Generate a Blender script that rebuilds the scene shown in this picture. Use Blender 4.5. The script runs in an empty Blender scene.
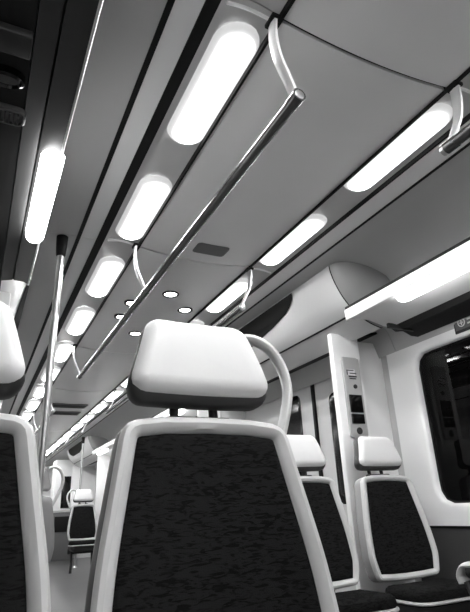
import bpy, bmesh, math, random
from mathutils import Vector, Matrix
random.seed(7)
PI = math.pi
C = bpy.context.scene.collection

# ------------------------------------------------------------------ materials
def mat(name, v, rough=0.5, metal=0.0, spec=0.5, bump=0.0, bscale=200.0, coat=0.0, var=0.0, vscale=3.0):
    m = bpy.data.materials.new(name); m.use_nodes = True
    nt = m.node_tree; b = nt.nodes['Principled BSDF']
    b.inputs['Base Color'].default_value = (v, v, v, 1)
    b.inputs['Roughness'].default_value = rough
    b.inputs['Metallic'].default_value = metal
    b.inputs['Specular IOR Level'].default_value = spec
    b.inputs['Coat Weight'].default_value = coat
    tc = nt.nodes.new('ShaderNodeTexCoord')
    if var > 0:
        n = nt.nodes.new('ShaderNodeTexNoise'); n.inputs['Scale'].default_value = vscale
        n.inputs['Detail'].default_value = 5
        r = nt.nodes.new('ShaderNodeMapRange')
        r.inputs['To Min'].default_value = v*(1-var); r.inputs['To Max'].default_value = v*(1+var)
        cc = nt.nodes.new('ShaderNodeCombineColor')
        nt.links.new(tc.outputs['Object'], n.inputs['Vector'])
        nt.links.new(n.outputs['Fac'], r.inputs['Value'])
        for k in range(3): nt.links.new(r.outputs[0], cc.inputs[k])
        nt.links.new(cc.outputs[0], b.inputs['Base Color'])
    if bump > 0:
        n2 = nt.nodes.new('ShaderNodeTexNoise'); n2.inputs['Scale'].default_value = bscale
        bp = nt.nodes.new('ShaderNodeBump'); bp.inputs['Strength'].default_value = bump
        bp.inputs['Distance'].default_value = 0.002
        nt.links.new(tc.outputs['Object'], n2.inputs['Vector'])
        nt.links.new(n2.outputs['Fac'], bp.inputs['Height'])
        nt.links.new(bp.outputs[0], b.inputs['Normal'])
    return m

def emit(name, s):
    m = bpy.data.materials.new(name); m.use_nodes = True
    b = m.node_tree.nodes['Principled BSDF']
    b.inputs['Base Color'].default_value = (.9, .9, .9, 1)
    b.inputs['Emission Color'].default_value = (1, 1, 1, 1)
    b.inputs['Emission Strength'].default_value = s
    return m

def lens(name, s_in, s_out, half_len, r0, r1):
    """prismatic lamp cover: brightest over the tube, weaker toward its rim"""
    m = emit(name, s_in); nt = m.node_tree; b = nt.nodes['Principled BSDF']
    b.inputs['Base Color'].default_value = (.6, .6, .6, 1)
    tc = nt.nodes.new('ShaderNodeTexCoord'); sp = nt.nodes.new('ShaderNodeSeparateXYZ')
    nt.links.new(tc.outputs['Object'], sp.inputs[0])
    def mth(op, *a):
        n = nt.nodes.new('ShaderNodeMath'); n.operation = op
        for i, v in enumerate(a):
            if isinstance(v, (int, float)): n.inputs[i].default_value = v
            else: nt.links.new(v, n.inputs[i])
        return n.outputs[0]
    yy = mth('MAXIMUM', mth('SUBTRACT', mth('ABSOLUTE', sp.outputs[1]), half_len), 0.0)
    d = mth('SQRT', mth('ADD', mth('MULTIPLY', sp.outputs[0], sp.outputs[0]), mth('MULTIPLY', yy, yy)))
    r = nt.nodes.new('ShaderNodeMapRange'); r.clamp = True
    r.inputs['From Min'].default_value = r0; r.inputs['From Max'].default_value = r1
    r.inputs['To Min'].default_value = 1; r.inputs['To Max'].default_value = 0
    nt.links.new(d, r.inputs['Value'])
    k = mth('ADD', mth('MULTIPLY', mth('POWER', r.outputs[0], 3.0), s_in), s_out)  # outer falloff imitates the glare halo round the lamp
    nt.links.new(k, b.inputs['Emission Strength'])
    return m

def fabric(name):
    # dark upholstery with faint scribbled dashes
    m = bpy.data.materials.new(name); m.use_nodes = True
    nt = m.node_tree; b = nt.nodes['Principled BSDF']
    b.inputs['Roughness'].default_value = 0.95
    b.inputs['Specular IOR Level'].default_value = 0.04
    tc = nt.nodes.new('ShaderNodeTexCoord'); mp = nt.nodes.new('ShaderNodeMapping')
    mp.inputs['Scale'].default_value = (22, 22, 95)
    mp.inputs['Rotation'].default_value = (0, 0.18, 0)
    n = nt.nodes.new('ShaderNodeTexNoise'); n.inputs['Scale'].default_value = 1.6
    n.inputs['Detail'].default_value = 3; n.inputs['Distortion'].default_value = 1.2
    r = nt.nodes.new('ShaderNodeValToRGB')
    e = r.color_ramp.elements
    e[0].position = .40; e[0].color = (.0065, .0065, .0065, 1)
    e[1].position = .52; e[1].color = (.016, .016, .016, 1)
    n2 = nt.nodes.new('ShaderNodeTexNoise'); n2.inputs['Scale'].default_value = 500
    bp = nt.nodes.new('ShaderNodeBump'); bp.inputs['Strength'].default_value = .5
    bp.inputs['Distance'].default_value = .002
    nt.links.new(tc.outputs['Object'], mp.inputs[0]); nt.links.new(mp.outputs[0], n.inputs['Vector'])
    nt.links.new(n.outputs['Fac'], r.inputs[0]); nt.links.new(r.outputs[0], b.inputs['Base Color'])
    nt.links.new(tc.outputs['Object'], n2.inputs['Vector']); nt.links.new(n2.outputs['Fac'], bp.inputs['Height'])
    nt.links.new(bp.outputs[0], b.inputs['Normal'])
    return m

M = dict(
    ceil=mat('ceiling_paint', .80, .24, metal=.0, var=.04),
    strip=mat('ceiling_strip_paint', .82, .4),
    channel=mat('light_channel_paint', .5, .35, var=.05, vscale=8),
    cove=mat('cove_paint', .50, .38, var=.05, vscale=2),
    rubber=mat('black_rubber', .006, .6, spec=.2),
    white=mat('white_plastic', .80, .38, var=.02),
    wallw=mat('white_wall_panel', .90, .42, var=.02),
    frame=mat('seat_frame_plastic', .62, .33),
    shell=mat('seat_shell_plastic', .32, .45, bump=.2),
    sidedark=mat('dark_seat_shell_plastic', .035, .4),  # shell plastic of the near seats, with shade put into its colour
    shell2=mat('headrest_back_plastic', .03, .5),  # shade under the headrest put into the colour of its back
    fabric=fabric('dark_seat_fabric'),
    lips=mat('rack_lip_white', .85, .35),
    ductend=mat('duct_end_paint', .26, .35),  # duct ends lie in shade; the darkening is in their colour
    rackgrey=mat('left_rack_underside', .022, .4, var=.06, vscale=6),  # unlit underside of the left rack: shade painted into the base colour
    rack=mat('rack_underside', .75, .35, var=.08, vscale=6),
    rackdark=mat('rack_dark_panel', .010, .85),
    grey=mat('mid_grey_plastic', .12, .5),
    dgrey=mat('dark_grey_plastic', .02, .5),
    wains=mat('dark_wall_lining', .055, .6, spec=.25, bump=.3, bscale=120),
    floor=mat('floor_vinyl', .07, .3, var=.5, vscale=2.5),
    steel=mat('brushed_steel', .55, .28, metal=.9),
    bar=mat('painted_grab_bar', .10, .22, metal=.5),
    black=mat('black_gloss', .006, .12),
    door=mat('door_panel', .60, .4),
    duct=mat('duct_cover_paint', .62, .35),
    ltube=lens('lamp_diffuser', 25.0, .14, .205, .008, .071),
    rtube=emit('rack_lamp_diffuser', 5.5),
    spot=emit('downlight_lens', 6.0),
    plate=mat('sign_plate', .45, .4),
    ink=mat('sign_ink', .02, .6),
    paper=mat('sign_light', .75, .5),
)
g = bpy.data.materials.new('window_glass'); g.use_nodes = True
b = g.node_tree.nodes['Principled BSDF']
b.inputs['Base Color'].default_value = (.15, .15, .15, 1); b.inputs['Roughness'].default_value = .02
b.inputs['Transmission Weight'].default_value = 1.0; b.inputs['IOR'].default_value = 1.28
M['glass'] = g

# ------------------------------------------------------------------ helpers
def obj(name, bm, m, parent=None, smooth=True, label=None):
    bmesh.ops.recalc_face_normals(bm, faces=bm.faces)
    me = bpy.data.meshes.new(name); bm.to_mesh(me); bm.free()
    for x in (m if isinstance(m, (list, tuple)) else [m]): me.materials.append(x)
    if smooth:
        me.shade_smooth()
        try: me.set_sharp_from_angle(angle=math.radians(35))
        except Exception: pass
    o = bpy.data.objects.new(name, me); C.objects.link(o)
    if parent: o.parent = parent
    if label: o['label'] = label
    return o

def tag(o, label, cat, group=None):
    o['label'] = label; o['category'] = cat
    if group: o['group'] = group
    return o

def thing(name, label, cat, loc=(0, 0, 0), rotz=0, group=None):
    o = bpy.data.objects.new(name, None); C.objects.link(o)
    o.location = loc; o.rotation_euler = (0, 0, rotz); o.empty_display_size = .1
    return tag(o, label, cat, group)

def struct(o):
    o['kind'] = 'structure'; return o

def copy_tree(o, parent=None):
    c = o.copy(); C.objects.link(c); c.parent = parent
    for ch in list(o.children): copy_tree(ch, c)
    return c

def add_box(bm, x0, x1, y0, y1, z0, z1, bev=0.0, mi=0):
    vs = [bm.verts.new((x, y, z)) for x in (x0, x1) for y in (y0, y1) for z in (z0, z1)]
    F = [(0,1,3,2), (4,6,7,5), (0,4,5,1), (2,3,7,6), (0,2,6,4), (1,5,7,3)]
    fs = [bm.faces.new([vs[i] for i in f]) for f in F]
    for f in fs: f.material_index = mi
    if bev:
        es = set(e for f in fs for e in f.edges)
        r = bmesh.ops.bevel(bm, geom=list(es), offset=bev, segments=3, affect='EDGES', profile=.5)
        for f in r['faces']: f.material_index = mi
    return bm

def box(x0, x1, y0, y1, z0, z1, bev=0.0):
    return add_box(bmesh.new(), x0, x1, y0, y1, z0, z1, bev)

def add_prism(bm, prof, y0, y1, mi=0, closed=True, caps=True):
    """closed (x,z) profile swept along the carriage"""
    a = [bm.verts.new((x, y0, z)) for x, z in prof]; c = [bm.verts.new((x, y1, z)) for x, z in prof]
    n = len(prof)
    for i in range(n if closed else n-1):
        j = (i+1) % n
        f = bm.faces.new((a[i], a[j], c[j], c[i])); f.material_index = mi
    if caps and closed:
        f = bm.faces.new(a[::-1]); f.material_index = mi
        f = bm.faces.new(c); f.material_index = mi
    return bm

def sheet(prof, th=.012, up=True):
    """thickened open profile (x,z) -> closed profile, thickness on the upper side"""
    n = len(prof); off = []
    for i in range(n):
        p0 = Vector(prof[max(i-1, 0)]); p1 = Vector(prof[min(i+1, n-1)])
        t = (p1-p0).normalized(); nn = Vector((-t.y, t.x))
        if nn.y < 0: nn = -nn
        off.append((prof[i][0]+nn.x*th, prof[i][1]+nn.y*th))
    return list(prof) + off[::-1]

def add_tube(bm, pts, r, seg=12, ry=None, caps=True):
    pts = [Vector(p) for p in pts]; rings = []
    up = Vector((0, 0, 1)); prev = None
    for i, p in enumerate(pts):
        t = (pts[min(i+1, len(pts)-1)] - pts[max(i-1, 0)]).normalized()
        if prev is None:
            a = t.cross(up)
            if a.length < 1e-3: a = t.cross(Vector((0, 1, 0)))
        else: a = prev - t*prev.dot(t)
        a.normalize(); prev = a; b_ = t.cross(a).normalized()
        rr = r[i] if isinstance(r, (list, tuple)) else r
        r2 = rr if ry is None else ry
        rings.append([bm.verts.new(p + a*rr*math.cos(2*PI*k/seg) + b_*r2*math.sin(2*PI*k/seg)) for k in range(seg)])
    for i in range(len(rings)-1):
        for k in range(seg):
            bm.faces.new((rings[i][k], rings[i][(k+1) % seg], rings[i+1][(k+1) % seg], rings[i+1][k]))
    if caps: bm.faces.new(rings[0][::-1]); bm.faces.new(rings[-1])
    return bm

def tube(pts, r, **k): return add_tube(bmesh.new(), pts, r, **k)

def smooth_path(pts, n=8):
    P = [Vector(p) for p in pts]; P = [2*P[0]-P[1]] + P + [2*P[-1]-P[-2]]; out = []
    for i in range(1, len(P)-2):
        for k in range(n):
            t = k/n; a, b_, c, d = P[i-1], P[i], P[i+1], P[i+2]
            out.append(.5*((2*b_)+(c-a)*t+(2*a-5*b_+4*c-d)*t*t+(-a+3*b_-3*c+d)*t**3))
    out.append(P[-2]); return out

def rounded(poly, rads, seg=7):
    """round the corners of a 2D polygon"""
    n = len(poly); out = []
    for i in range(n):
        p = Vector(poly[i]); a = Vector(poly[i-1]); c = Vector(poly[(i+1) % n]); r = rads[i]
        if r <= 0: out.append(p); continue
        u = (a-p).normalized(); v = (c-p).normalized()
        ang = u.angle(v); d = r/math.tan(ang/2); d = min(d, .48*(a-p).length, .48*(c-p).length)
        r = d*math.tan(ang/2)
        cen = p + (u+v).normalized()*(r/math.sin(ang/2))
        s = p+u*d-cen; e = p+v*d-cen
        a0 = math.atan2(s.y, s.x); a1 = math.atan2(e.y, e.x); da = (a1-a0+PI) % (2*PI)-PI
        for k in range(seg+1):
            t = a0+da*k/seg; out.append(cen+Vector((math.cos(t), math.sin(t)))*r)
    return out

def resample(poly, n=72):
    L = [0]
    m = len(poly)
    for i in range(m): L.append(L[-1]+(poly[(i+1) % m]-poly[i]).length)
    out = []; j = 0
    for k in range(n):
        s = L[-1]*k/n
        while L[j+1] < s: j += 1
        t = (s-L[j])/max(L[j+1]-L[j], 1e-9); out.append(poly[j].lerp(poly[(j+1) % m], t))
    return out

def inset(pts, d):
    n = len(pts); out = []
    area = sum(pts[i].x*pts[(i+1) % n].y-pts[(i+1) % n].x*pts[i].y for i in range(n))
    s = 1 if area > 0 else -1
    for i in range(n):
        t = (pts[(i+1) % n]-pts[i-1]).normalized(); out.append(pts[i]+Vector((-t.y, t.x))*s*d)
    return out

def loft(outline, rings, mapf, close0=True, close1=True, bm=None):
    """rings: (inset, depth); closes both ends by shrinking to the centre. mapf(u,v,d)->xyz"""
    bm = bm or bmesh.new(); n = len(outline); cen = sum(outline, Vector((0, 0)))/n
    layers = []
    def lay(pts, d, flat=0):
        return [bm.verts.new(mapf(p.x, p.y, d)) for p in pts]
    seq = []
    if close0:
        base = inset(outline, rings[0][0])
        for s in (.08, .3, .6, .85): seq.append(([cen.lerp(p, s) for p in base], rings[0][1]))
    for i, d in rings: seq.append((inset(outline, i), d))
    if close1:
        base = inset(outline, rings[-1][0])
        for s in (.85, .6, .3, .08): seq.append(([cen.lerp(p, s) for p in base], rings[-1][1]))
    vs = [lay(p, d) for p, d in seq]
    for a, c in zip(vs[:-1], vs[1:]):
        for k in range(n):
            bm.faces.new((a[k], a[(k+1) % n], c[(k+1) % n], c[k]))
    for on, ring, d in ((close0, vs[0], rings[0][1]), (close1, vs[-1], rings[-1][1])):
        if on:
            cv = bm.verts.new(mapf(cen.x, cen.y, d))
            for k in range(n): bm.faces.new((ring[k], ring[(k+1) % n], cv))
    if not close0 and not close1:
        a, c = vs[-1], vs[0]
        for k in range(n): bm.faces.new((a[k], a[(k+1) % n], c[(k+1) % n], c[k]))
    return bm

ORD = ['first','second','third','fourth','fifth','sixth','seventh','eighth','ninth','tenth','eleventh','twelfth',
       'thirteenth','fourteenth','fifteenth','sixteenth','seventeenth','eighteenth','nineteenth','twentieth']

# ------------------------------------------------------------------ dimensions
XC = .955            # centre line of the carriage
FZ = .18             # floor
CZ = 2.25            # ceiling
WR, WL = 2.30, -.39  # walls
Y0, Y1 = -2.0, 15.0
SEAMS = [-.6, .87, 2.33, 4.16, 5.72, 7.2, 8.7, 10.2, 11.7, 13.2]

def mir(side, offs): return XC + side*offs      # side -1 left, +1 right

# ------------------------------------------------------------------ ceiling
bm = bmesh.new()
ys = [Y0] + SEAMS + [Y1]
for a, c in zip(ys[:-1], ys[1:]):
    prof = []
    for k in range(17):
        t = -1+k/8; x = XC+t*.325
        prof.append((x, CZ-.027*(1-t*t)))
    add_prism(bm, sheet(prof, .012), a+.006, c-.006)
struct(obj('ceiling', bm, M['ceil']))
# dark backing above every panel joint
bm = bmesh.new()
add_box(bm, WL-.05, WR+.05, Y0, Y1, CZ+.06, CZ+.10)
struct(obj('trim_1', bm, M['rubber']))
n = 2
for side in (-1, 1):
    gw = .038 if side < 0 else .010
    gw2 = .018 if side < 0 else .012
    # recessed light channel
    bm = bmesh.new()
    prof = []
    for k in range(9):
        t = -1+k/4; x = mir(side, .422+t*.088); prof.append((x, CZ+.028-.018*abs(t)**2.2))
    if side < 0: prof = prof[::-1]
    for a, c in zip(ys[:-1], ys[1:]): add_prism(bm, sheet(prof, .01), a+.002, c-.002)
    struct(obj('trim_%d' % n, bm, M['channel'])); n += 1
    # rubber seals on both sides of the channel and beside the strip
    bm = bmesh.new()
    def bx(o0, o1, z0, z1):
        x = sorted((mir(side, o0), mir(side, o1))); add_box(bm, x[0], x[1], Y0, Y1, z0, z1)
    bx(.325, .3345, CZ-.011, CZ+.02)
    bx(.511, .511+gw, CZ-(.012 if side < 0 else .007), CZ+.02)
    bx(.625, .625+gw2, CZ-.010, CZ+.02)
    struct(obj('trim_%d' % n, bm, M['rubber'], smooth=False)); n += 1
    # flat strip
    bm = bmesh.new()
    x = sorted((mir(side, .511+gw), mir(side, .625)))
    for a, c in zip(ys[:-1], ys[1:]): add_box(bm, x[0], x[1], a+.002, c-.002, CZ-.006, CZ+.01)
    struct(obj('trim_%d' % n, bm, M['strip'], smooth=False)); n += 1
    # curved cove down to the wall
    P = [(.625+gw2, CZ-.004), (.74, CZ-.006), (.86, CZ-.022), (1.0, CZ-.06), (1.12, CZ-.115), (1.22, CZ-.19), (1.30, CZ-.30), (1.345, CZ-.42)]
    P = [(p.x, p.y) for p in smooth_path([(a, b_, 0) for a, b_ in P], 4)]
    prof = [(mir(side, a), b_) for a, b_ in P]
    bm = bmesh.new()
    for a, c in zip(ys[:-1], ys[1:]): add_prism(bm, sheet(prof, .012), a+.0015, c-.0015)
    struct(obj('trim_%d' % n, bm, M['cove'])); n += 1

# ------------------------------------------------------------------ ceiling lamps
def cap_outline(L, W, seg=12):
    r = W/2; pts = []
    for k in range(seg+1):
        t = PI*k/seg; pts.append(Vector((math.cos(t)*r, L/2-r+math.sin(t)*r)))
    for k in range(seg+1):
        t = PI+PI*k/seg; pts.append(Vector((math.cos(t)*r, -L/2+r+math.sin(t)*r)))
    return pts
def make_lamp():
    t = thing('ceiling_light', 'x', 'ceiling light')
    o = resample(cap_outline(.570, .154), 60)
    obj('diffuser', loft(o, [(0, .004), (.004, -.004), (.014, -.012), (.028, -.021), (.045, -.028), (.06, -.031)], lambda u, v, d: (u, v, d)), M['ltube'], t, label='glowing white oblong diffuser')
    return t
first = make_lamp(); used = False
lampy = [1.22 + .797*k for k in range(-3, 17)]
for side, row in ((-1, 'left'), (1, 'right')):
    seen = [y for y in lampy if y > .3]
    for y in lampy:
        if not used: o = first; used = True
        else: o = copy_tree(first)
        o.location = (mir(side, .398 if side < 0 else .412), y, CZ+.018)
        o['group'] = 'ceiling lights in the %s row' % row
        if y > .9:
            k = [q for q in lampy if q > .9].index(y)
            o['label'] = 'glowing oblong ceiling light, %s from the camera in the %s row' % (ORD[k] if k else 'nearest and largest', row)
        else:
            k = [q for q in lampy if q <= .9][::-1].index(y)
            o['label'] = 'oblong ceiling light of the %s row above the camera, %s one back' % (row, ORD[k])

# ------------------------------------------------------------------ downlights
def make_spot():
    t = thing('downlight', 'x', 'downlight', group='round downlights in the middle of the ceiling')
    circ = [Vector((math.cos(2*PI*k/32)*.052, math.sin(2*PI*k/32)*.052)) for k in range(32)]
    obj('ring', loft(circ, [(0, .006), (0, -.004), (.004, -.007), (.012, -.006), (.014, .006)], lambda u, v, d: (u, v, d), close0=False, close1=False), M['rubber'], t, label='dark ring')
    obj('lens', loft(circ, [(.0145, .004), (.0145, -.001), (.018, -.003)], lambda u, v, d: (u, v, d)), M['spot'], t, label='bright round lens')
    return t
f0 = make_spot()
for k, (x, y, l) in enumerate([(.97, 2.88, 'nearest of the ceiling downlights, alone on the centre line'), (1.16, 3.13, 'round downlight on the right, just left of the big headrest'),
        (.79, 3.12, 'nearer of two round downlights on the left beside the handrail'), (.79, 3.39, 'farther of two round downlights on the left beside the handrail'),
        (1.16, 3.41, 'farther of two round downlights on the right, mostly behind the headrest'), (.97, 3.69, 'farthest of the ceiling downlights, on the centre line beyond the handrail')]):
    o = f0 if k == 0 else copy_tree(f0)
    t = (x-XC)/.325
    o.location = (x, y-.07, CZ-.027*(1-t*t)-.001); o['label'] = l

# vent plate and dark grilles in the middle of the ceiling
vo = resample(rounded([(.885, 2.125), (1.065, 2.125), (1.065, 2.235), (.885, 2.235)], [.02]*4), 40)
tag(obj('ceiling_vent', loft(vo, [(0, .004), (0, -.002), (.004, -.004)], lambda u, v, d: (u, v, CZ-.0255+d)), M['grey']),
    'small grey rounded plate in the ceiling between handrail and right lights', 'vent')
for k, (y, l) in enumerate([(6.55, 'nearer dark slatted grille across the distant ceiling'), (7.05, 'farther dark slatted grille across the distant ceiling')]):
    t = thing('ceiling_grille', l, 'grille', (XC, y, CZ-.028), group='dark grilles in the distant ceiling')
    obj('frame', box(-.21, .21, -.11, .11, -.008, .004, .003), M['grey'], t)
    bm = bmesh.new()
    for q in range(6): add_box(bm, -.19, .19, -.075+q*.028, -.062+q*.028, -.014, -.007)
    obj('slats', bm, M['dgrey'], t)

# ------------------------------------------------------------------ overhead handrails
def strap(side, y):
    """flat bowed hanger from the channel edge down to the bar"""
    xt = mir(side, .345); xb = mir(side, .282)
    pts = [(xt, CZ+.005), (mir(side, .347), CZ-.06), (mir(side, .335), CZ-.13), (mir(side, .308), CZ-.19), (xb+side*.004, CZ-.235)]
    P = smooth_path([(a, b_, 0) for a, b_ in pts], 5)
    bm = bmesh.new(); w = .019; rows = []
    for i, p in enumerate(P):
        tt = (P[min(i+1, len(P)-1)]-P[max(i-1, 0)]).normalized(); nn = Vector((-tt.y, tt.x))*.0045
        ww = w*(1-.25*i/len(P))
        yl = y-.018+.018*i/(len(P)-1)
        rows.append([bm.verts.new((p.x+nn.x*s, yl+q*ww, p.y+nn.y*s)) for s, q in ((-1, -1), (-1.6, 0), (-1, 1), (1, 1), (1.6, 0), (1, -1))])
    for a, c in zip(rows[:-1], rows[1:]):
        for k in range(6): bm.faces.new((a[k], a[(k+1) % 6], c[(k+1) % 6], c[k]))
    bm.faces.new(rows[0]); bm.faces.new(rows[-1][::-1])
    return bm
def handrail(side, ya, yb, hooks, label):
    t = thing('overhead_handrail', label, 'handrail', (mir(side, .282), ya, 2.0), group='overhead handrails')
    L = Vector((mir(side, .282), ya, 2.0))
    def put(name, bm, m, lab=None):
        bmesh.ops.translate(bm, verts=bm.verts, vec=-L); return obj(name, bm, m, t, label=lab)
    x = mir(side, .282)
    put('bar', tube([(x, ya, 2.0), (x, yb, 2.0)], .0185, seg=18), M['bar'])
    for y in (ya, yb):
        s = -1 if y == ya else 1
        put('end_cap', tube([(x, y-s*.01, 2.0), (x, y+s*.012, 2.0), (x, y+s*.016, 2.0)], [.0195, .0195, .013], seg=18), M['steel'])
    for y in hooks:
        put('hanger', strap(side, y), M['white'], 'white curved hanger strap')
        put('collar', tube([(x, y-.02, 2.0), (x, y+.02, 2.0)], .0205, seg=18), M['bar'])
        # bright narrow mounting strip across the light channel
        pts = []
        for k in range(9):
            q = .345+(.145*k/8); pts.append((mir(side, q), y-.014, CZ+.002+.010*math.sin(PI*k/8)))
        put('mounting_strip', tube(pts, .0055, seg=8), M['lips'])
        put('mounting_foot', box(*sorted((mir(side, .322), mir(side, .360))), y-.042, y+.008, CZ-.010, CZ+.004, .003), M['rubber'])
handrail(-1, .895, 4.20, [.90, 2.34, 4.16], 'long left overhead handrail running from top centre over the big headrest')
handrail(-1, 5.70, 8.75, [5.73, 7.2, 8.7], 'far left overhead handrail starting beyond the vertical pole')
handrail(1, -1.2, .89, [-.6, .868], 'right overhead handrail cut off by the upper right edge of view')
handrail(1, 2.36, 5.72, [2.38, 4.16, 5.68], 'right overhead handrail starting above the big headrest')
handrail(1, 7.18, 10.25, [7.2, 8.7, 10.2], 'farthest right overhead handrail beyond the dark grilles')

# ------------------------------------------------------------------ luggage racks
def rack(side, ya, yb, lamps, label, sh=0.0):
    t = thing('luggage_rack', label, 'luggage rack', (mir(side, 1.05), ya, 1.91), group='overhead luggage racks')
    L = Vector((mir(side, 1.05), ya, 1.91))
    def put(name, bm, m, lab=None, smooth=True):
        bmesh.ops.translate(bm, verts=bm.verts, vec=-L); return obj(name, bm, m, t, label=lab, smooth=smooth)
    R = lambda o: mir(side, o if o > 1.0 else o+sh)
    # underside shelf
    if sh == 0:
        pf = [(R(.82), 1.912), (R(.86), 1.922), (R(.97), 1.925), (R(1.06), 1.905), (R(1.12), 1.895)]
        pr = [(R(1.12), 1.900), (R(1.16), 1.875), (R(1.22), 1.885), (R(1.28), 1.862), (R(1.345), 1.862)]
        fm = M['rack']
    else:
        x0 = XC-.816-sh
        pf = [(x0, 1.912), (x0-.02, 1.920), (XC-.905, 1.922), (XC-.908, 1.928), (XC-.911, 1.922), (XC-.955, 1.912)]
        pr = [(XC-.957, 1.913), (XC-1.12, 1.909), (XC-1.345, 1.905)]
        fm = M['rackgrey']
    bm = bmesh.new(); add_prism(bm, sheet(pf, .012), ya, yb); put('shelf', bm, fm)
    bm = bmesh.new(); add_prism(bm, sheet(pr, .014), ya, yb); put('wall_duct', bm, M['rackdark'], 'dark rear panel against the wall')
    # slanted white lip
    bm = bmesh.new(); lw = .838 if sh == 0 else .818
    prof = [(R(.813), 1.906), (R(lw), 1.908), (R(lw), 1.966), (R(.810), 1.966), (R(.808), 1.958), (R(.810), 1.912)]
    add_prism(bm, prof, ya-.004, yb+.004); put('front_lip', bm, M['lips'], 'white front lip')
    bm = bmesh.new(); add_box(bm, *sorted((R(.808), R(.836))), ya, yb, 1.966, 1.982, .003); put('rubber_edge', bm, M['rubber'], 'black rubber edge')
    for y in lamps:
        o = resample(cap_outline(.54, .085 if sh == 0 else .066), 48)
        put('lamp', loft(o, [(0, .006), (.002, -.014), (.008, -.026), (.018, -.032), (.028, -.034)], lambda u, v, d: (R(.878-1.45*sh)+u, y+v, 1.918+d)), M['rtube'], 'glowing oblong lamp')
    # brackets
    for q in range(int((yb-ya)/.8)+1):
        y = min(ya+.2+q*.8, yb-.05)
        bm = bmesh.new(); add_box(bm, *sorted((R(1.06), R(1.335))), y-.010, y+.010, 1.872, 1.90, .004); put('bracket', bm, M['dgrey'])
    return t
rack(1, Y0+.02, 2.122, [-.62, .33, 1.51], 'white lipped luggage rack over the right window')
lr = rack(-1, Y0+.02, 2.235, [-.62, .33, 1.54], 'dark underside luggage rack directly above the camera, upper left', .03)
rack(1, 4.62, 9.10, [5.2, 6.35, 7.5, 8.65], 'distant luggage rack on the right seen beside the big headrest')
rack(-1, 4.62, 9.10, [5.2, 6.35, 7.5, 8.65], 'distant luggage rack on the left behind the window headrest')

# fittings under the left rack
def on_left(name, bm, m, label, cat): return tag(obj(name, bm, m), label, cat)
on_left('cover_plate', box(-.16, -.003, .872, .935, 1.880, 1.902, .004), M['dgrey'], 'flat dark cover plate under the left rack, top left corner', 'plate')
circ = [Vector((math.cos(2*PI*k/32)*.042, math.sin(2*PI*k/32)*.026)) for k in range(32)]
on_left('speaker', loft(circ, [(0, .01), (0, -.01), (.006, -.014), (.010, -.008)], lambda u, v, d: (-.05+u, 1.01+v, 1.888+d)), M['black'], 'oval black speaker under the left rack below the cover plate', 'speaker')
t = thing('air_grille', 'small ribbed air grille under the left rack', 'grille', (-.05, 1.14, 1.893))
gl = resample(rounded([(-.07, -.03), (.055, -.03), (.055, .03), (-.07, .03)], [.02]*4), 40)
obj('frame', loft(gl, [(0, .006), (0, -.006), (.004, -.010), (.008, -.010), (.010, -.004)], lambda u, v, d: (u, v, d)), M['grey'], t)
bm = bmesh.new()
for k in range(11): add_box(bm, -.055+k*.010, -.051+k*.010, -.018, .018, -.011, -.003)
obj('ribs', bm, M['dgrey'], t)

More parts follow.
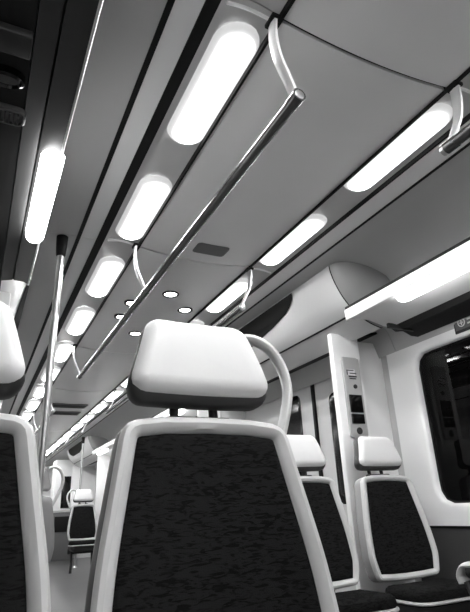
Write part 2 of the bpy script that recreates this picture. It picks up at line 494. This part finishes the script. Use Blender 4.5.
# ------------------------------------------------------------------ duct covers over the doors
def duct(side, ya, yb, label):
    P = [(.745, CZ-.010), (.752, CZ-.055), (.775, CZ-.12), (.82, CZ-.20), (.88, CZ-.265), (.97, CZ-.325), (1.065, CZ-.355), (1.075, CZ-.345)]
    off = .06 if side < 0 else 0.0
    P = [(a+off if a < 1.0 else a, b_) for a, b_ in P]
    P = [(p.x, p.y) for p in smooth_path([(a, b_, 0) for a, b_ in P], 4)]
    t = thing('duct_cover', label, 'duct cover', (mir(side, 1.05), ya, CZ-.2), group='rounded duct covers over the doors')
    L = Vector((mir(side, 1.05), ya, CZ-.2))
    def put(name, bm, m, lab=None):
        bmesh.ops.translate(bm, verts=bm.verts, vec=-L); return obj(name, bm, m, t, label=lab)
    prof = [(mir(side, a), b_) for a, b_ in P]
    cen = Vector((mir(side, 1.30), CZ-.10))
    bm = bmesh.new(); add_prism(bm, sheet(prof, .01), ya+.13, yb-.13); put('cover', bm, M['duct'])
    # bulging end covers, closed toward the wall like a quarter dome
    for s, y, nm in ((1, ya, 'end_cover'), (-1, yb, 'end_cover')):
        bm = bmesh.new(); rows = []
        for k in range(9):
            a = (max(k-1, 0)/7)*PI/2
            yy = y+s*(.122-.122*math.sin(a)-(.0005 if k else 0)); f = math.cos(a)*.45+.55
            rows.append([bm.verts.new((cen.x+(px-cen.x)*f, yy, (max(cen.y+(pz-cen.y)*f, 1.99 if k else 0)) if pz < cen.y else pz)) for px, pz in prof])
        for r1, r2 in zip(rows[:-1], rows[1:]):
            for k in range(len(prof)-1): bm.faces.new((r1[k], r1[k+1], r2[k+1], r2[k]))
        bm.faces.new(rows[-1])
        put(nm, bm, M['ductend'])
        bm = bmesh.new(); add_prism(bm, sheet([(mir(side, a*1.0), b_-.002) for a, b_ in P], .01), *sorted((y+s*.122, y+s*.130))); put('end_seam', bm, M['rubber'])
    bm = bmesh.new(); add_prism(bm, [(mir(side, .893+off), CZ-.281), (mir(side, .900+off), CZ-.287), (mir(side, .902+off), CZ-.280), (mir(side, .896+off), CZ-.274)], ya+.135, yb-.135); put('lower_seam', bm, M['rubber'])
    # dark inset panel with a slanted, curved edge
    bm = bmesh.new(); rows = []
    E = [(.744, CZ-.018, 0), (.747, CZ-.035, .0), (.752, CZ-.058, .01), (.762, CZ-.09, .06), (.772, CZ-.114, .13), (.786, CZ-.142, .32), (.797, CZ-.162, .52), (.8045, CZ-.175, .64)]
    for px, pz, dy in E:
        px -= .004-off; pz -= .002
        y0 = ya+.53+dy; y1 = yb-.30-dy*.5
        rows.append([bm.verts.new((mir(side, px), y0+(y1-y0)*q/6, pz)) for q in range(7)])
    for r1, r2 in zip(rows[:-1], rows[1:]):
        for q in range(6): bm.faces.new((r1[q], r1[q+1], r2[q+1], r2[q]))
    bmesh.ops.solidify(bm, geom=list(bm.faces), thickness=.004)
    put('inset_panel', bm, M['rackdark'], 'dark inset panel')
    bm = bmesh.new(); add_prism(bm, [(mir(side, 1.07), 1.915), (mir(side, 1.36), 1.985), (mir(side, 1.36), 2.0), (mir(side, 1.07), 1.93)], ya+.40, yb-.05)  # black strip put where the gap over the door lies in shadow
    put('soffit', bm, M['rubber'], 'black soffit over the door')
    return t
duct(1, 2.01, 4.60, 'rounded pale duct cover above the right door beside the big headrest')
duct(-1, 2.125, 4.60, 'rounded duct cover above the left door, behind the vertical pole')
duct(1, 9.12, 11.6, 'distant rounded duct cover above the far right door')
duct(-1, 9.12, 11.6, 'distant rounded duct cover above the far left door')

# ------------------------------------------------------------------ walls
def wall_with_windows(name, side, ya, yb, wins, z0=.82, z1=1.90):
    """panel with rounded window openings and a soft reveal"""
    xw = WR if side > 0 else WL
    bm = bmesh.new(); s = side
    # split into one cell per window
    cuts = [ya]
    for a, c in zip(wins[:-1], wins[1:]): cuts.append((a[1]+c[0])/2)
    cuts.append(yb)
    for (wa, wb), ca, cb in zip(wins, cuts[:-1], cuts[1:]):
        hole = resample(rounded([(wa, .93), (wb, .93), (wb, 1.77), (wa, 1.77)], [.085]*4, 8), 96)
        cy, cz = (wa+wb)/2, 1.35
        outer = []
        for p in hole:
            d = Vector((p.x-cy, p.y-cz)); ks = []
            if d.x > 1e-6: ks.append((cb-cy)/d.x)
            if d.x < -1e-6: ks.append((ca-cy)/d.x)
            if d.y > 1e-6: ks.append((z1-cz)/d.y)
            if d.y < -1e-6: ks.append((z0-cz)/d.y)
            k = min(ks); outer.append(Vector((cy+d.x*k, cz+d.y*k)))
        for corner in ((ca, z0), (cb, z0), (cb, z1), (ca, z1)):
            i = min(range(96), key=lambda q: (outer[q]-Vector(corner)).length); outer[i] = Vector(corner)
        rings = [(outer, 0), ([h.lerp(o, .35) for h, o in zip(hole, outer)], 0), (inset(hole, -.022), 0), (inset(hole, -.010), .003), (inset(hole, -.002), .012), (hole, .028), (hole, .05)]
        vs = [[bm.verts.new((xw+s*d, p.x, p.y)) for p in r] for r, d in rings]
        for a, c in zip(vs[:-1], vs[1:]):
            for k in range(96): bm.faces.new((a[k], a[(k+1) % 96], c[(k+1) % 96], c[k]))
    return struct(obj(name, bm, M['wallw']))
wn = 1
for side, nm in ((1, 'right'), (-1, 'left')):
    xw = WR if side > 0 else WL; s = side
    root = None
    segs = [(Y0, 2.42, [(-1.6, -.05), (.42, 2.20)]), (4.60, 9.10, [(4.9, 6.7), (7.05, 8.85)]), (11.6, Y1, [(11.9, 13.1), (13.4, 14.7)])]
    bm = bmesh.new()
    for a, c, w in segs:
        add_box(bm, *sorted((xw, xw+s*.05)), a, c, FZ, .808)
    for a in (2.40, 4.60, 9.10, 11.6): pass
    struct(obj('wall_'+nm, bm, M['wains'], smooth=False))
    bm = bmesh.new()
    for a, c, w in segs:
        add_box(bm, *sorted((xw-s*.004, xw+s*.03)), a, c, .808, .818)
    struct(obj('trim_%d' % n, bm, M['rubber'], smooth=False)); n += 1
    bm = bmesh.new()
    for a, c, w in segs:
        add_box(bm, *sorted((xw, xw+s*.05)), a, c, 1.90, CZ+.05)
    # door header
    for a, c in ((2.40, 4.60), (9.10, 11.6)): add_box(bm, *sorted((xw+s*.02, xw+s*.06)), a, c, 1.99, CZ+.05)
    struct(obj('trim_%d' % n, bm, M['wallw'], smooth=False)); n += 1
    for a, c, w in segs:
        wall_with_windows('trim_%d' % n, side, a, c, w); n += 1
        for wa, wb in w:
            t = bpy.data.objects.new('window_%d' % wn, None); C.objects.link(t); t.location = (xw+s*.045, (wa+wb)/2, 1.35); struct(t); wn += 1
            o = resample(rounded([(wa-(wa+wb)/2, -.42), (wb-(wa+wb)/2, -.42), (wb-(wa+wb)/2, .42), (wa-(wa+wb)/2, .42)], [.085]*4, 8), 96)
            obj('pane', loft(o, [(-.005, -.003), (-.005, .003)], lambda u, v, d: (d, u, v)), M['glass'], t, smooth=False)
            obj('gasket', loft(o, [(-.006, -.01), (-.006, .012), (.006, .012), (.010, -.006), (.006, -.01)], lambda u, v, d: (s*d, u, v), close0=False, close1=False), M['rubber'], t)
    # night behind the glass: tunnel wall
    # partitions either side of the doors
    for ya in (2.40, 4.56, 9.10, 11.56):
        x = sorted((xw-s*.235, xw-s*.44))
        bm = bmesh.new(); add_box(bm, x[0], x[1], ya, ya+.04, FZ, 1.93, .006)
        ra = ya+.09 if ya in (2.40, 9.10) else ya-.09
        add_box(bm, *sorted((xw+s*.02, xw-s*.25)), ra, ra+.03, FZ, 1.93, .004)
        add_box(bm, *sorted((xw-s*.235, xw-s*.265)), *((ya+.02, ra+.03) if ra > ya else (ra, ya+.02)), FZ, 1.93, .004)
        struct(obj('trim_%d' % n, bm, M['wallw'])); n += 1

# doors
dn = 1
for side in (1, -1):
    xw = WR if side > 0 else WL; s = side
    for yc in (3.29, 10.2):
        for k, (a, c) in enumerate(((yc-.85 if yc < 5 else yc-1.06, yc-.012), (yc+.012, yc+1.27 if yc < 5 else yc+1.36))):
            t = bpy.data.objects.new('door_%d' % dn, None); C.objects.link(t); t.location = (xw+s*.03, (a+c)/2, 1.1); struct(t); dn += 1
            L = Vector(t.location)
            def put(name, bm, m, smooth=True):
                bmesh.ops.translate(bm, verts=bm.verts, vec=-L); return obj(name, bm, m, t, smooth=smooth)
            put('leaf', box(*sorted((xw+s*.02, xw+s*.06)), a, c, FZ, 1.985, .005), M['door'])
            wa, wb = (yc-.52, yc-.19) if k == 0 else (yc+.20, yc+.50)
            o = resample(rounded([(wa, .95), (wb, .95), (wb, 1.72 if k == 0 else 1.80), (wa, 1.72 if k == 0 else 1.80)], [.05]*4), 60)
            w = put('window', loft(o, [(0, -.008), (0, .004), (.006, .006)], lambda u, v, d: (xw+s*.016-s*d, u, v)), M['black'])
        bm = box(*sorted((xw-s*.0, xw+s*.03)), yc-.014, yc+.014, FZ, 1.985, .003)
        o = obj('door_seal', bm, M['rubber'], t); o.location = -t.location
        bm = box(*sorted((xw-s*.015, xw+s*.03)), yc-.84, yc+1.26, 1.945, 2.02, .003)
        o = obj('door_track', bm, M['rubber'], t); o.location = -t.location

# floor and carriage ends
bm = bmesh.new(); add_box(bm, WL-.1, WR+.1, Y0, Y1, FZ-.06, FZ); struct(obj('floor', bm, M['floor'], smooth=False))
bm = bmesh.new(); add_box(bm, WL-.1, WR+.1, Y0-.05, Y0, FZ, CZ+.1); struct(obj('wall_rear', bm, M['wallw'], smooth=False))
bm = bmesh.new(); add_box(bm, WL-.1, WR+.1, Y1, Y1+.05, FZ, CZ+.1); struct(obj('wall_far', bm, M['wallw'], smooth=False))

# ------------------------------------------------------------------ right partition sign panel
t = thing('notice_panel', 'narrow grey notice panel on the white partition behind the right seats', 'sign', (1.975, 2.392, 1.545))
o = resample(rounded([(-.063, -.245), (.063, -.245), (.063, .235), (-.063, .235)], [.008]*4), 48)
mp = lambda u, v, d: (u, -d, v)
obj('plate', loft(o, [(0, -.008), (0, .004), (.003, .006)], mp), M['plate'], t)
bm = bmesh.new()
for (x0, x1, z0, z1) in [(-.040, .012, .150, .156), (-.040, -.034, .125, .156), (-.028, .030, .112, .120), (-.024, .024, .100, .106), (-.020, .030, .132, .138)]:
    add_box(bm, x0, x1, -.0085, -.005, z0, z1)
obj('printed_lines', bm, M['ink'], t, smooth=False)
bm = bmesh.new(); add_box(bm, -.035, .020, -.0078, -.005, .122, .160); obj('white_label', bm, M['paper'], t, smooth=False)
circ = [Vector((math.cos(2*PI*k/24)*.013, math.sin(2*PI*k/24)*.013)) for k in range(24)]
obj('round_button', loft(circ, [(0, 0), (0, .012), (.003, .015)], lambda u, v, d: (.01+u, -d, .055+v)), M['ink'], t)
ob = bmesh.new(); add_box(ob, -.046, .046, -.014, -.004, -.10, .005, .004); obj('upper_screen', ob, M['black'], t)
ob = bmesh.new(); add_box(ob, -.046, .046, -.014, -.004, -.165, -.108, .004); obj('lower_screen', ob, M['black'], t)
circ = [Vector((math.cos(2*PI*k/24)*.02, math.sin(2*PI*k/24)*.02)) for k in range(24)]
obj('round_lock', loft(circ, [(0, 0), (0, .010), (.003, .013)], lambda u, v, d: (u, -d, -.205+v)), M['ink'], t)

# sign above the right window
t = thing('wall_sign', 'small framed sign with a round symbol above the right window', 'sign', (WR-.003, 1.70, 1.845))
obj('frame', box(-.004, .004, -.16, .16, -.052, .048, .003), M['dgrey'], t)
bm = bmesh.new(); add_box(bm, -.0055, -.003, -.15, .150, -.037, .034); obj('face', bm, M['grey'], t, smooth=False)
bm = bmesh.new()
ring = [Vector((math.cos(2*PI*k/24)*.024, math.sin(2*PI*k/24)*.024)) for k in range(24)]
loft(ring, [(0, 0), (0, .0025), (.005, .0025), (.005, 0)], lambda u, v, d: (-.0055-d, .105+u, v), close0=False, close1=False, bm=bm)
add_box(bm, -.008, -.005, .094, .116, -.004, .002); add_box(bm, -.008, -.005, .102, .108, -.014, .014)
obj('symbol', bm, M['paper'], t)
bm = bmesh.new(); add_box(bm, -.008, -.005, -.14, .066, .002, .012); add_box(bm, -.008, -.005, -.14, .066, -.02, -.012)
obj('text_lines', bm, M['paper'], t, smooth=False)

# ------------------------------------------------------------------ vertical grab pole
t = thing('grab_pole', 'tall vertical steel grab pole with black top socket behind the left seats', 'grab pole', (.248, 2.36, FZ))
obj('pole', tube([(0, 0, .0), (0, 0, 1.98)], .017, seg=20), M['steel'], t)
obj('top_socket', tube([(0, 0, 1.955), (0, 0, 1.962), (0, 0, 2.02), (0, 0, 2.064)], [.019, .023, .027, .028], seg=20), M['rubber'], t, label='black top socket')
obj('floor_flange', tube([(0, 0, 0), (0, 0, .012), (0, 0, .03)], [.045, .04, .02], seg=20), M['steel'], t)
tt = copy_tree(t); tt.location = (1.66, 9.45, FZ); tt['label'] = 'distant vertical grab pole beyond the far right seats'
tt = copy_tree(t); tt.location = (.25, 9.45, FZ); tt['label'] = 'distant vertical grab pole in the far left doorway'

# ------------------------------------------------------------------ seats
TH = math.radians(8)
def back_map(z0, yoff=0.0):
    def f(u, v, d):            # v up along the reclined back, d toward the front (-y)
        bow = .016*(u/.2)**2   # wings curve gently forward
        dd = d+bow
        return (u, yoff+v*math.sin(TH)-dd*math.cos(TH), z0+v*math.cos(TH)+dd*math.sin(TH))
    return f
def back_outline(s=0.0):
    pts = []
    H = .505
    side = [(.205, 0), (.226, .09), (.227, .14), (.217, .25), (.195, .38), (.173, H)]
    sp = smooth_path([(a, b_, 0) for a, b_ in side], 6)
    right = [Vector((p.x, p.y)) for p in sp]
    base = right+[Vector((.09, H+.012)), Vector((0, H+.015)), Vector((-.09, H+.012))]+[Vector((-p.x, p.y)) for p in right[::-1]]+[Vector((-.1, -.006)), Vector((0, -.008)), Vector((.1, -.006))]
    n = len(base); rr = [0]*n
    rr[0] = .05; rr[len(right)-1] = .055; rr[len(right)+3] = .055; rr[2*len(right)+2] = .05
    # corners need room: drop near neighbours
    keep = []; drop = {1, 2, len(right)-2, len(right)-3, len(right)+4, len(right)+5, 2*len(right)+1, 2*len(right)}
    P, Rr = [], []
    for i in range(n):
        if i in drop: continue
        P.append(base[i]); Rr.append(rr[i])
    return resample(rounded(P, Rr, 8), 96)
BO = back_outline()
def head_outline():
    P = [(-.166, .0), (.166, .0), (.112, .190), (-.112, .190)]
    return resample(rounded(P, [.034, .034, .04, .04], 8), 80)
HO = head_outline()
HF = resample(rounded([(-.162, .016), (.162, .016), (.112, .190), (-.112, .190)], [.030, .030, .04, .04], 8), 80)
def make_seat(handles=(), arm=(), dz=0.0, side='sidedark', back='shell2'):
    t = thing('passenger_seat', 'x', 'seat', group='passenger seats')
    mp = back_map(.43+dz)
    obj('backrest_frame', loft(BO, [(.045, -.050), (.018, -.046), (.010, -.030), (.003, -.018), (0, -.006), (.001, .004), (.006, .013), (.015, .016), (.026, .012), (.033, .002), (.036, -.004)], mp), M['frame'], t)
    obj('backrest_pad', loft(BO, [(.033, -.004), (.0335, .002), (.037, .006), (.042, .009), (.048, .010)], mp), M['fabric'], t, label='dark patterned fabric backrest pad')
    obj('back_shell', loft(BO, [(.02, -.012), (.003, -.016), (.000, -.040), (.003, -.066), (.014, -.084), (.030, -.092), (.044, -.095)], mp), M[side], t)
    # headrest
    th2 = math.radians(6)
    def hm(u, v, d):
        bow = .05*(u/.17)**2
        dd = d-.022*(abs(v-.06)/.1)**2*.5+bow*.25
        return (u, .085+v*math.sin(th2)-dd*math.cos(th2), .974+dz+v*math.cos(th2)+dd*math.sin(th2))
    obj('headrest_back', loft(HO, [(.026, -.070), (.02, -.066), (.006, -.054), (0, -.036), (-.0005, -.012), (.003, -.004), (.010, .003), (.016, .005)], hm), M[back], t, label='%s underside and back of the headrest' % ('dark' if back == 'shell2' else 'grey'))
    h = obj('headrest', loft(HF, [(.006, -.010), (-.0008, -.002), (.002, .008), (.010, .018), (.018, .0225), (.026, .025)], hm), M['white'], t, label='white padded headrest')
    for sx in (-.045, .045):
        obj('headrest_post', tube([(sx, .125, .88+dz), (sx, .145, 1.02)], .010, seg=12), M['dgrey'], t)
    obj('post_cover', box(-.075, .075, .100, .140, .925+dz, .952+dz, .008), M['dgrey'], t)
    for sx in handles:
        pts = [(sx*.115, .175, 1.148), (sx*.160, .170, 1.158), (sx*.208, .162, 1.138), (sx*.236, .152, 1.09), (sx*.242, .140, 1.035), (sx*.228, .130, .98), (sx*.198, .118, .91), (sx*.168, .105, .85)]
        obj('grab_handle', tube(smooth_path(pts, 6), .019, seg=14, ry=.012), M['frame'], t, label='curved grab handle beside the headrest')
    # cushion, trim line and pan
    def cush(w, y0, y1): return resample(rounded([(-w, y0), (w, y0), (w, y1), (-w, y1)], [.06, .06, .03, .03], 8), 80)
    cm = lambda z: (lambda u, v, d: (u, v, z+d-.02*(v+.02)))
    obj('seat_cushion', loft(cush(.205, -.305, -.035), [(.01, -.032), (0, -.025), (-.003, -.010), (.003, .010), (.018, .022), (.045, .027)], cm(.405+dz*.5)), M['fabric'], t, label='dark fabric seat cushion')
    obj('cushion_trim', loft(cush(.212, -.312, -.02), [(.02, -.043), (.004, -.043), (0, -.038), (.002, -.030), (.02, -.028)], cm(.405+dz*.5)), M['frame'], t, label='pale trim line round the cushion')
    obj('seat_pan', loft(cush(.205, -.30, .04), [(.05, -.12), (.02, -.105), (.004, -.07), (0, -.05)], cm(.405+dz*.5)), M['dgrey'], t)
    obj('seat_bracket', box(-.205, .205, -.02, .03, .25, .33, .008), M['dgrey'], t)
    for sx in (-.15, .15):
        obj('leg', tube([(sx, -.02, .30), (sx, -.05, .12), (sx*1.05, -.08, .0)], [.018, .016, .02], seg=12), M['dgrey'], t)
    for sx in arm:
        a = obj('armrest', tube(smooth_path([(sx*.25, .04, .57), (sx*.25, -.10, .585), (sx*.25, -.28, .592), (sx*.25, -.36, .585)], 5), .022, seg=16, ry=.018), M['dgrey'], t, label='dark armrest')
        obj('armrest_edge', tube(smooth_path([(sx*.25, -.33, .604), (sx*.25, -.372, .598), (sx*.25, -.390, .575), (sx*.25, -.385, .555)], 5), .024, seg=16, ry=.009), M['frame'], a, label='pale rounded edge')
        obj('armrest_support', tube(smooth_path([(sx*.25, -.375, .56), (sx*.25, -.35, .51), (sx*.25, -.29, .44), (sx*.24, -.22, .37)], 5), .015, seg=12, ry=.010), M['dgrey'], a)
    return t
sR = make_seat((1,)); sL = make_seat((-1,)); rA = make_seat((-1,), (), .02, 'shell'); rW = make_seat((), (), .02, 'shell'); bL = make_seat((-1,), (), 0, 'shell', 'shell'); rA.scale = rW.scale = (.94, .94, .94); s0 = make_seat(()); sA = make_seat((), (1,), -.025)
def seat(proto, x, y, label, rot=0, first=False):
    o = proto if first else copy_tree(proto)
    o.location = (x, y, FZ); o.rotation_euler = (0, 0, rot); o['label'] = label
    return o
seat(sR, .408, .890, 'large seat in the centre foreground with pale frame and dark fabric back', first=True)
seat(s0, -.093, .890, 'window seat cut off by the left edge, in front of the camera', first=True)
seat(rA, 1.455, 2.15, 'aisle seat of the right pair, partly hidden by the big centre seat', first=True)
seat(rW, 1.958, 2.15, 'window seat of the right pair, beside the wall under the window', first=True)
seat(sA, 1.500, .765, 'right aisle seat facing away, only its armrest tip shows at the lower right edge', rot=PI, first=True)
seat(bL, .435, 4.82, 'distant grey backed aisle seat on the left facing away, beside the pole', rot=PI, first=True)
seat(s0, -.095, 4.82, 'distant window seat on the left facing away from the camera', rot=PI)
seat(s0, 2.03, 4.82, 'window seat on the right facing away, behind the door partition', rot=PI)
seat(sR, 1.52, 4.82, 'aisle seat on the right facing away, behind the door partition', rot=PI)
seat(sL, 1.60, 8.65, 'far white headrest seat with dark back nearest the aisle, seen through the gap', first=True)
seat(sR, 2.085, 8.55, 'far white headrest seat next to the wall, half hidden by the centre seat')
seat(sR, .40, 8.55, 'far left aisle seat facing the camera')
seat(s0, -.10, 8.55, 'far left window seat facing the camera')

# far equipment cabinet with dark window closing off the view down the aisle
t = thing('equipment_cabinet', 'distant pale equipment cabinet with a dark slot at the end of the carriage', 'cabinet', (1.95, 12.6, FZ))
obj('body', box(-.30, .30, 0, .5, 0, 1.98, .01), M['wallw'], t)
obj('dark_door', box(-.17, .12, -.02, .0, .1, .62, .008), M['dgrey'], t)
obj('dark_window', box(-.14, .05, -.02, .0, .95, 1.62, .008), M['black'], t)
t = thing('low_locker', 'low dark locker standing in the distant aisle before the pale cabinet', 'locker', (1.70, 11.2, FZ))
obj('body', box(-.25, .2, 0, .4, 0, .85, .01), M['grey'], t)
obj('top', box(-.26, .21, -.01, .41, .85, .89, .005), M['plate'], t)
obj('dark_recess', box(-.18, .14, -.012, .0, .5, .78, .004), M['rubber'], t)

# ------------------------------------------------------------------ world, camera, view
w = bpy.data.worlds.new('night'); bpy.context.scene.world = w; w.use_nodes = True
w.node_tree.nodes['Background'].inputs[0].default_value = (.002, .002, .002, 1)

yaw, pitch, roll, fpx = math.radians(26.8), math.radians(21.7), math.radians(-2.6), 510.
f = Vector((math.sin(yaw)*math.cos(pitch), math.cos(yaw)*math.cos(pitch), math.sin(pitch)))
r = Vector((math.cos(yaw), -math.sin(yaw), 0)); u = r.cross(f)
r2 = math.cos(roll)*r+math.sin(roll)*u; u2 = -math.sin(roll)*r+math.cos(roll)*u
cd = bpy.data.cameras.new('camera'); cam = bpy.data.objects.new('camera', cd); C.objects.link(cam)
mw = Matrix((r2, u2, -f)).transposed().to_4x4(); mw.translation = Vector((0, 0, .95)); cam.matrix_world = mw
cd.sensor_fit = 'HORIZONTAL'; cd.sensor_width = 36; cd.lens = 36*fpx/470; cd.clip_start = .02
sc = bpy.context.scene; sc.camera = cam
sc.view_settings.view_transform = 'Standard'; sc.view_settings.look = 'None'
sc.view_settings.gamma = 1; sc.view_settings.use_curve_mapping = False
sc.view_settings.exposure = 1.72
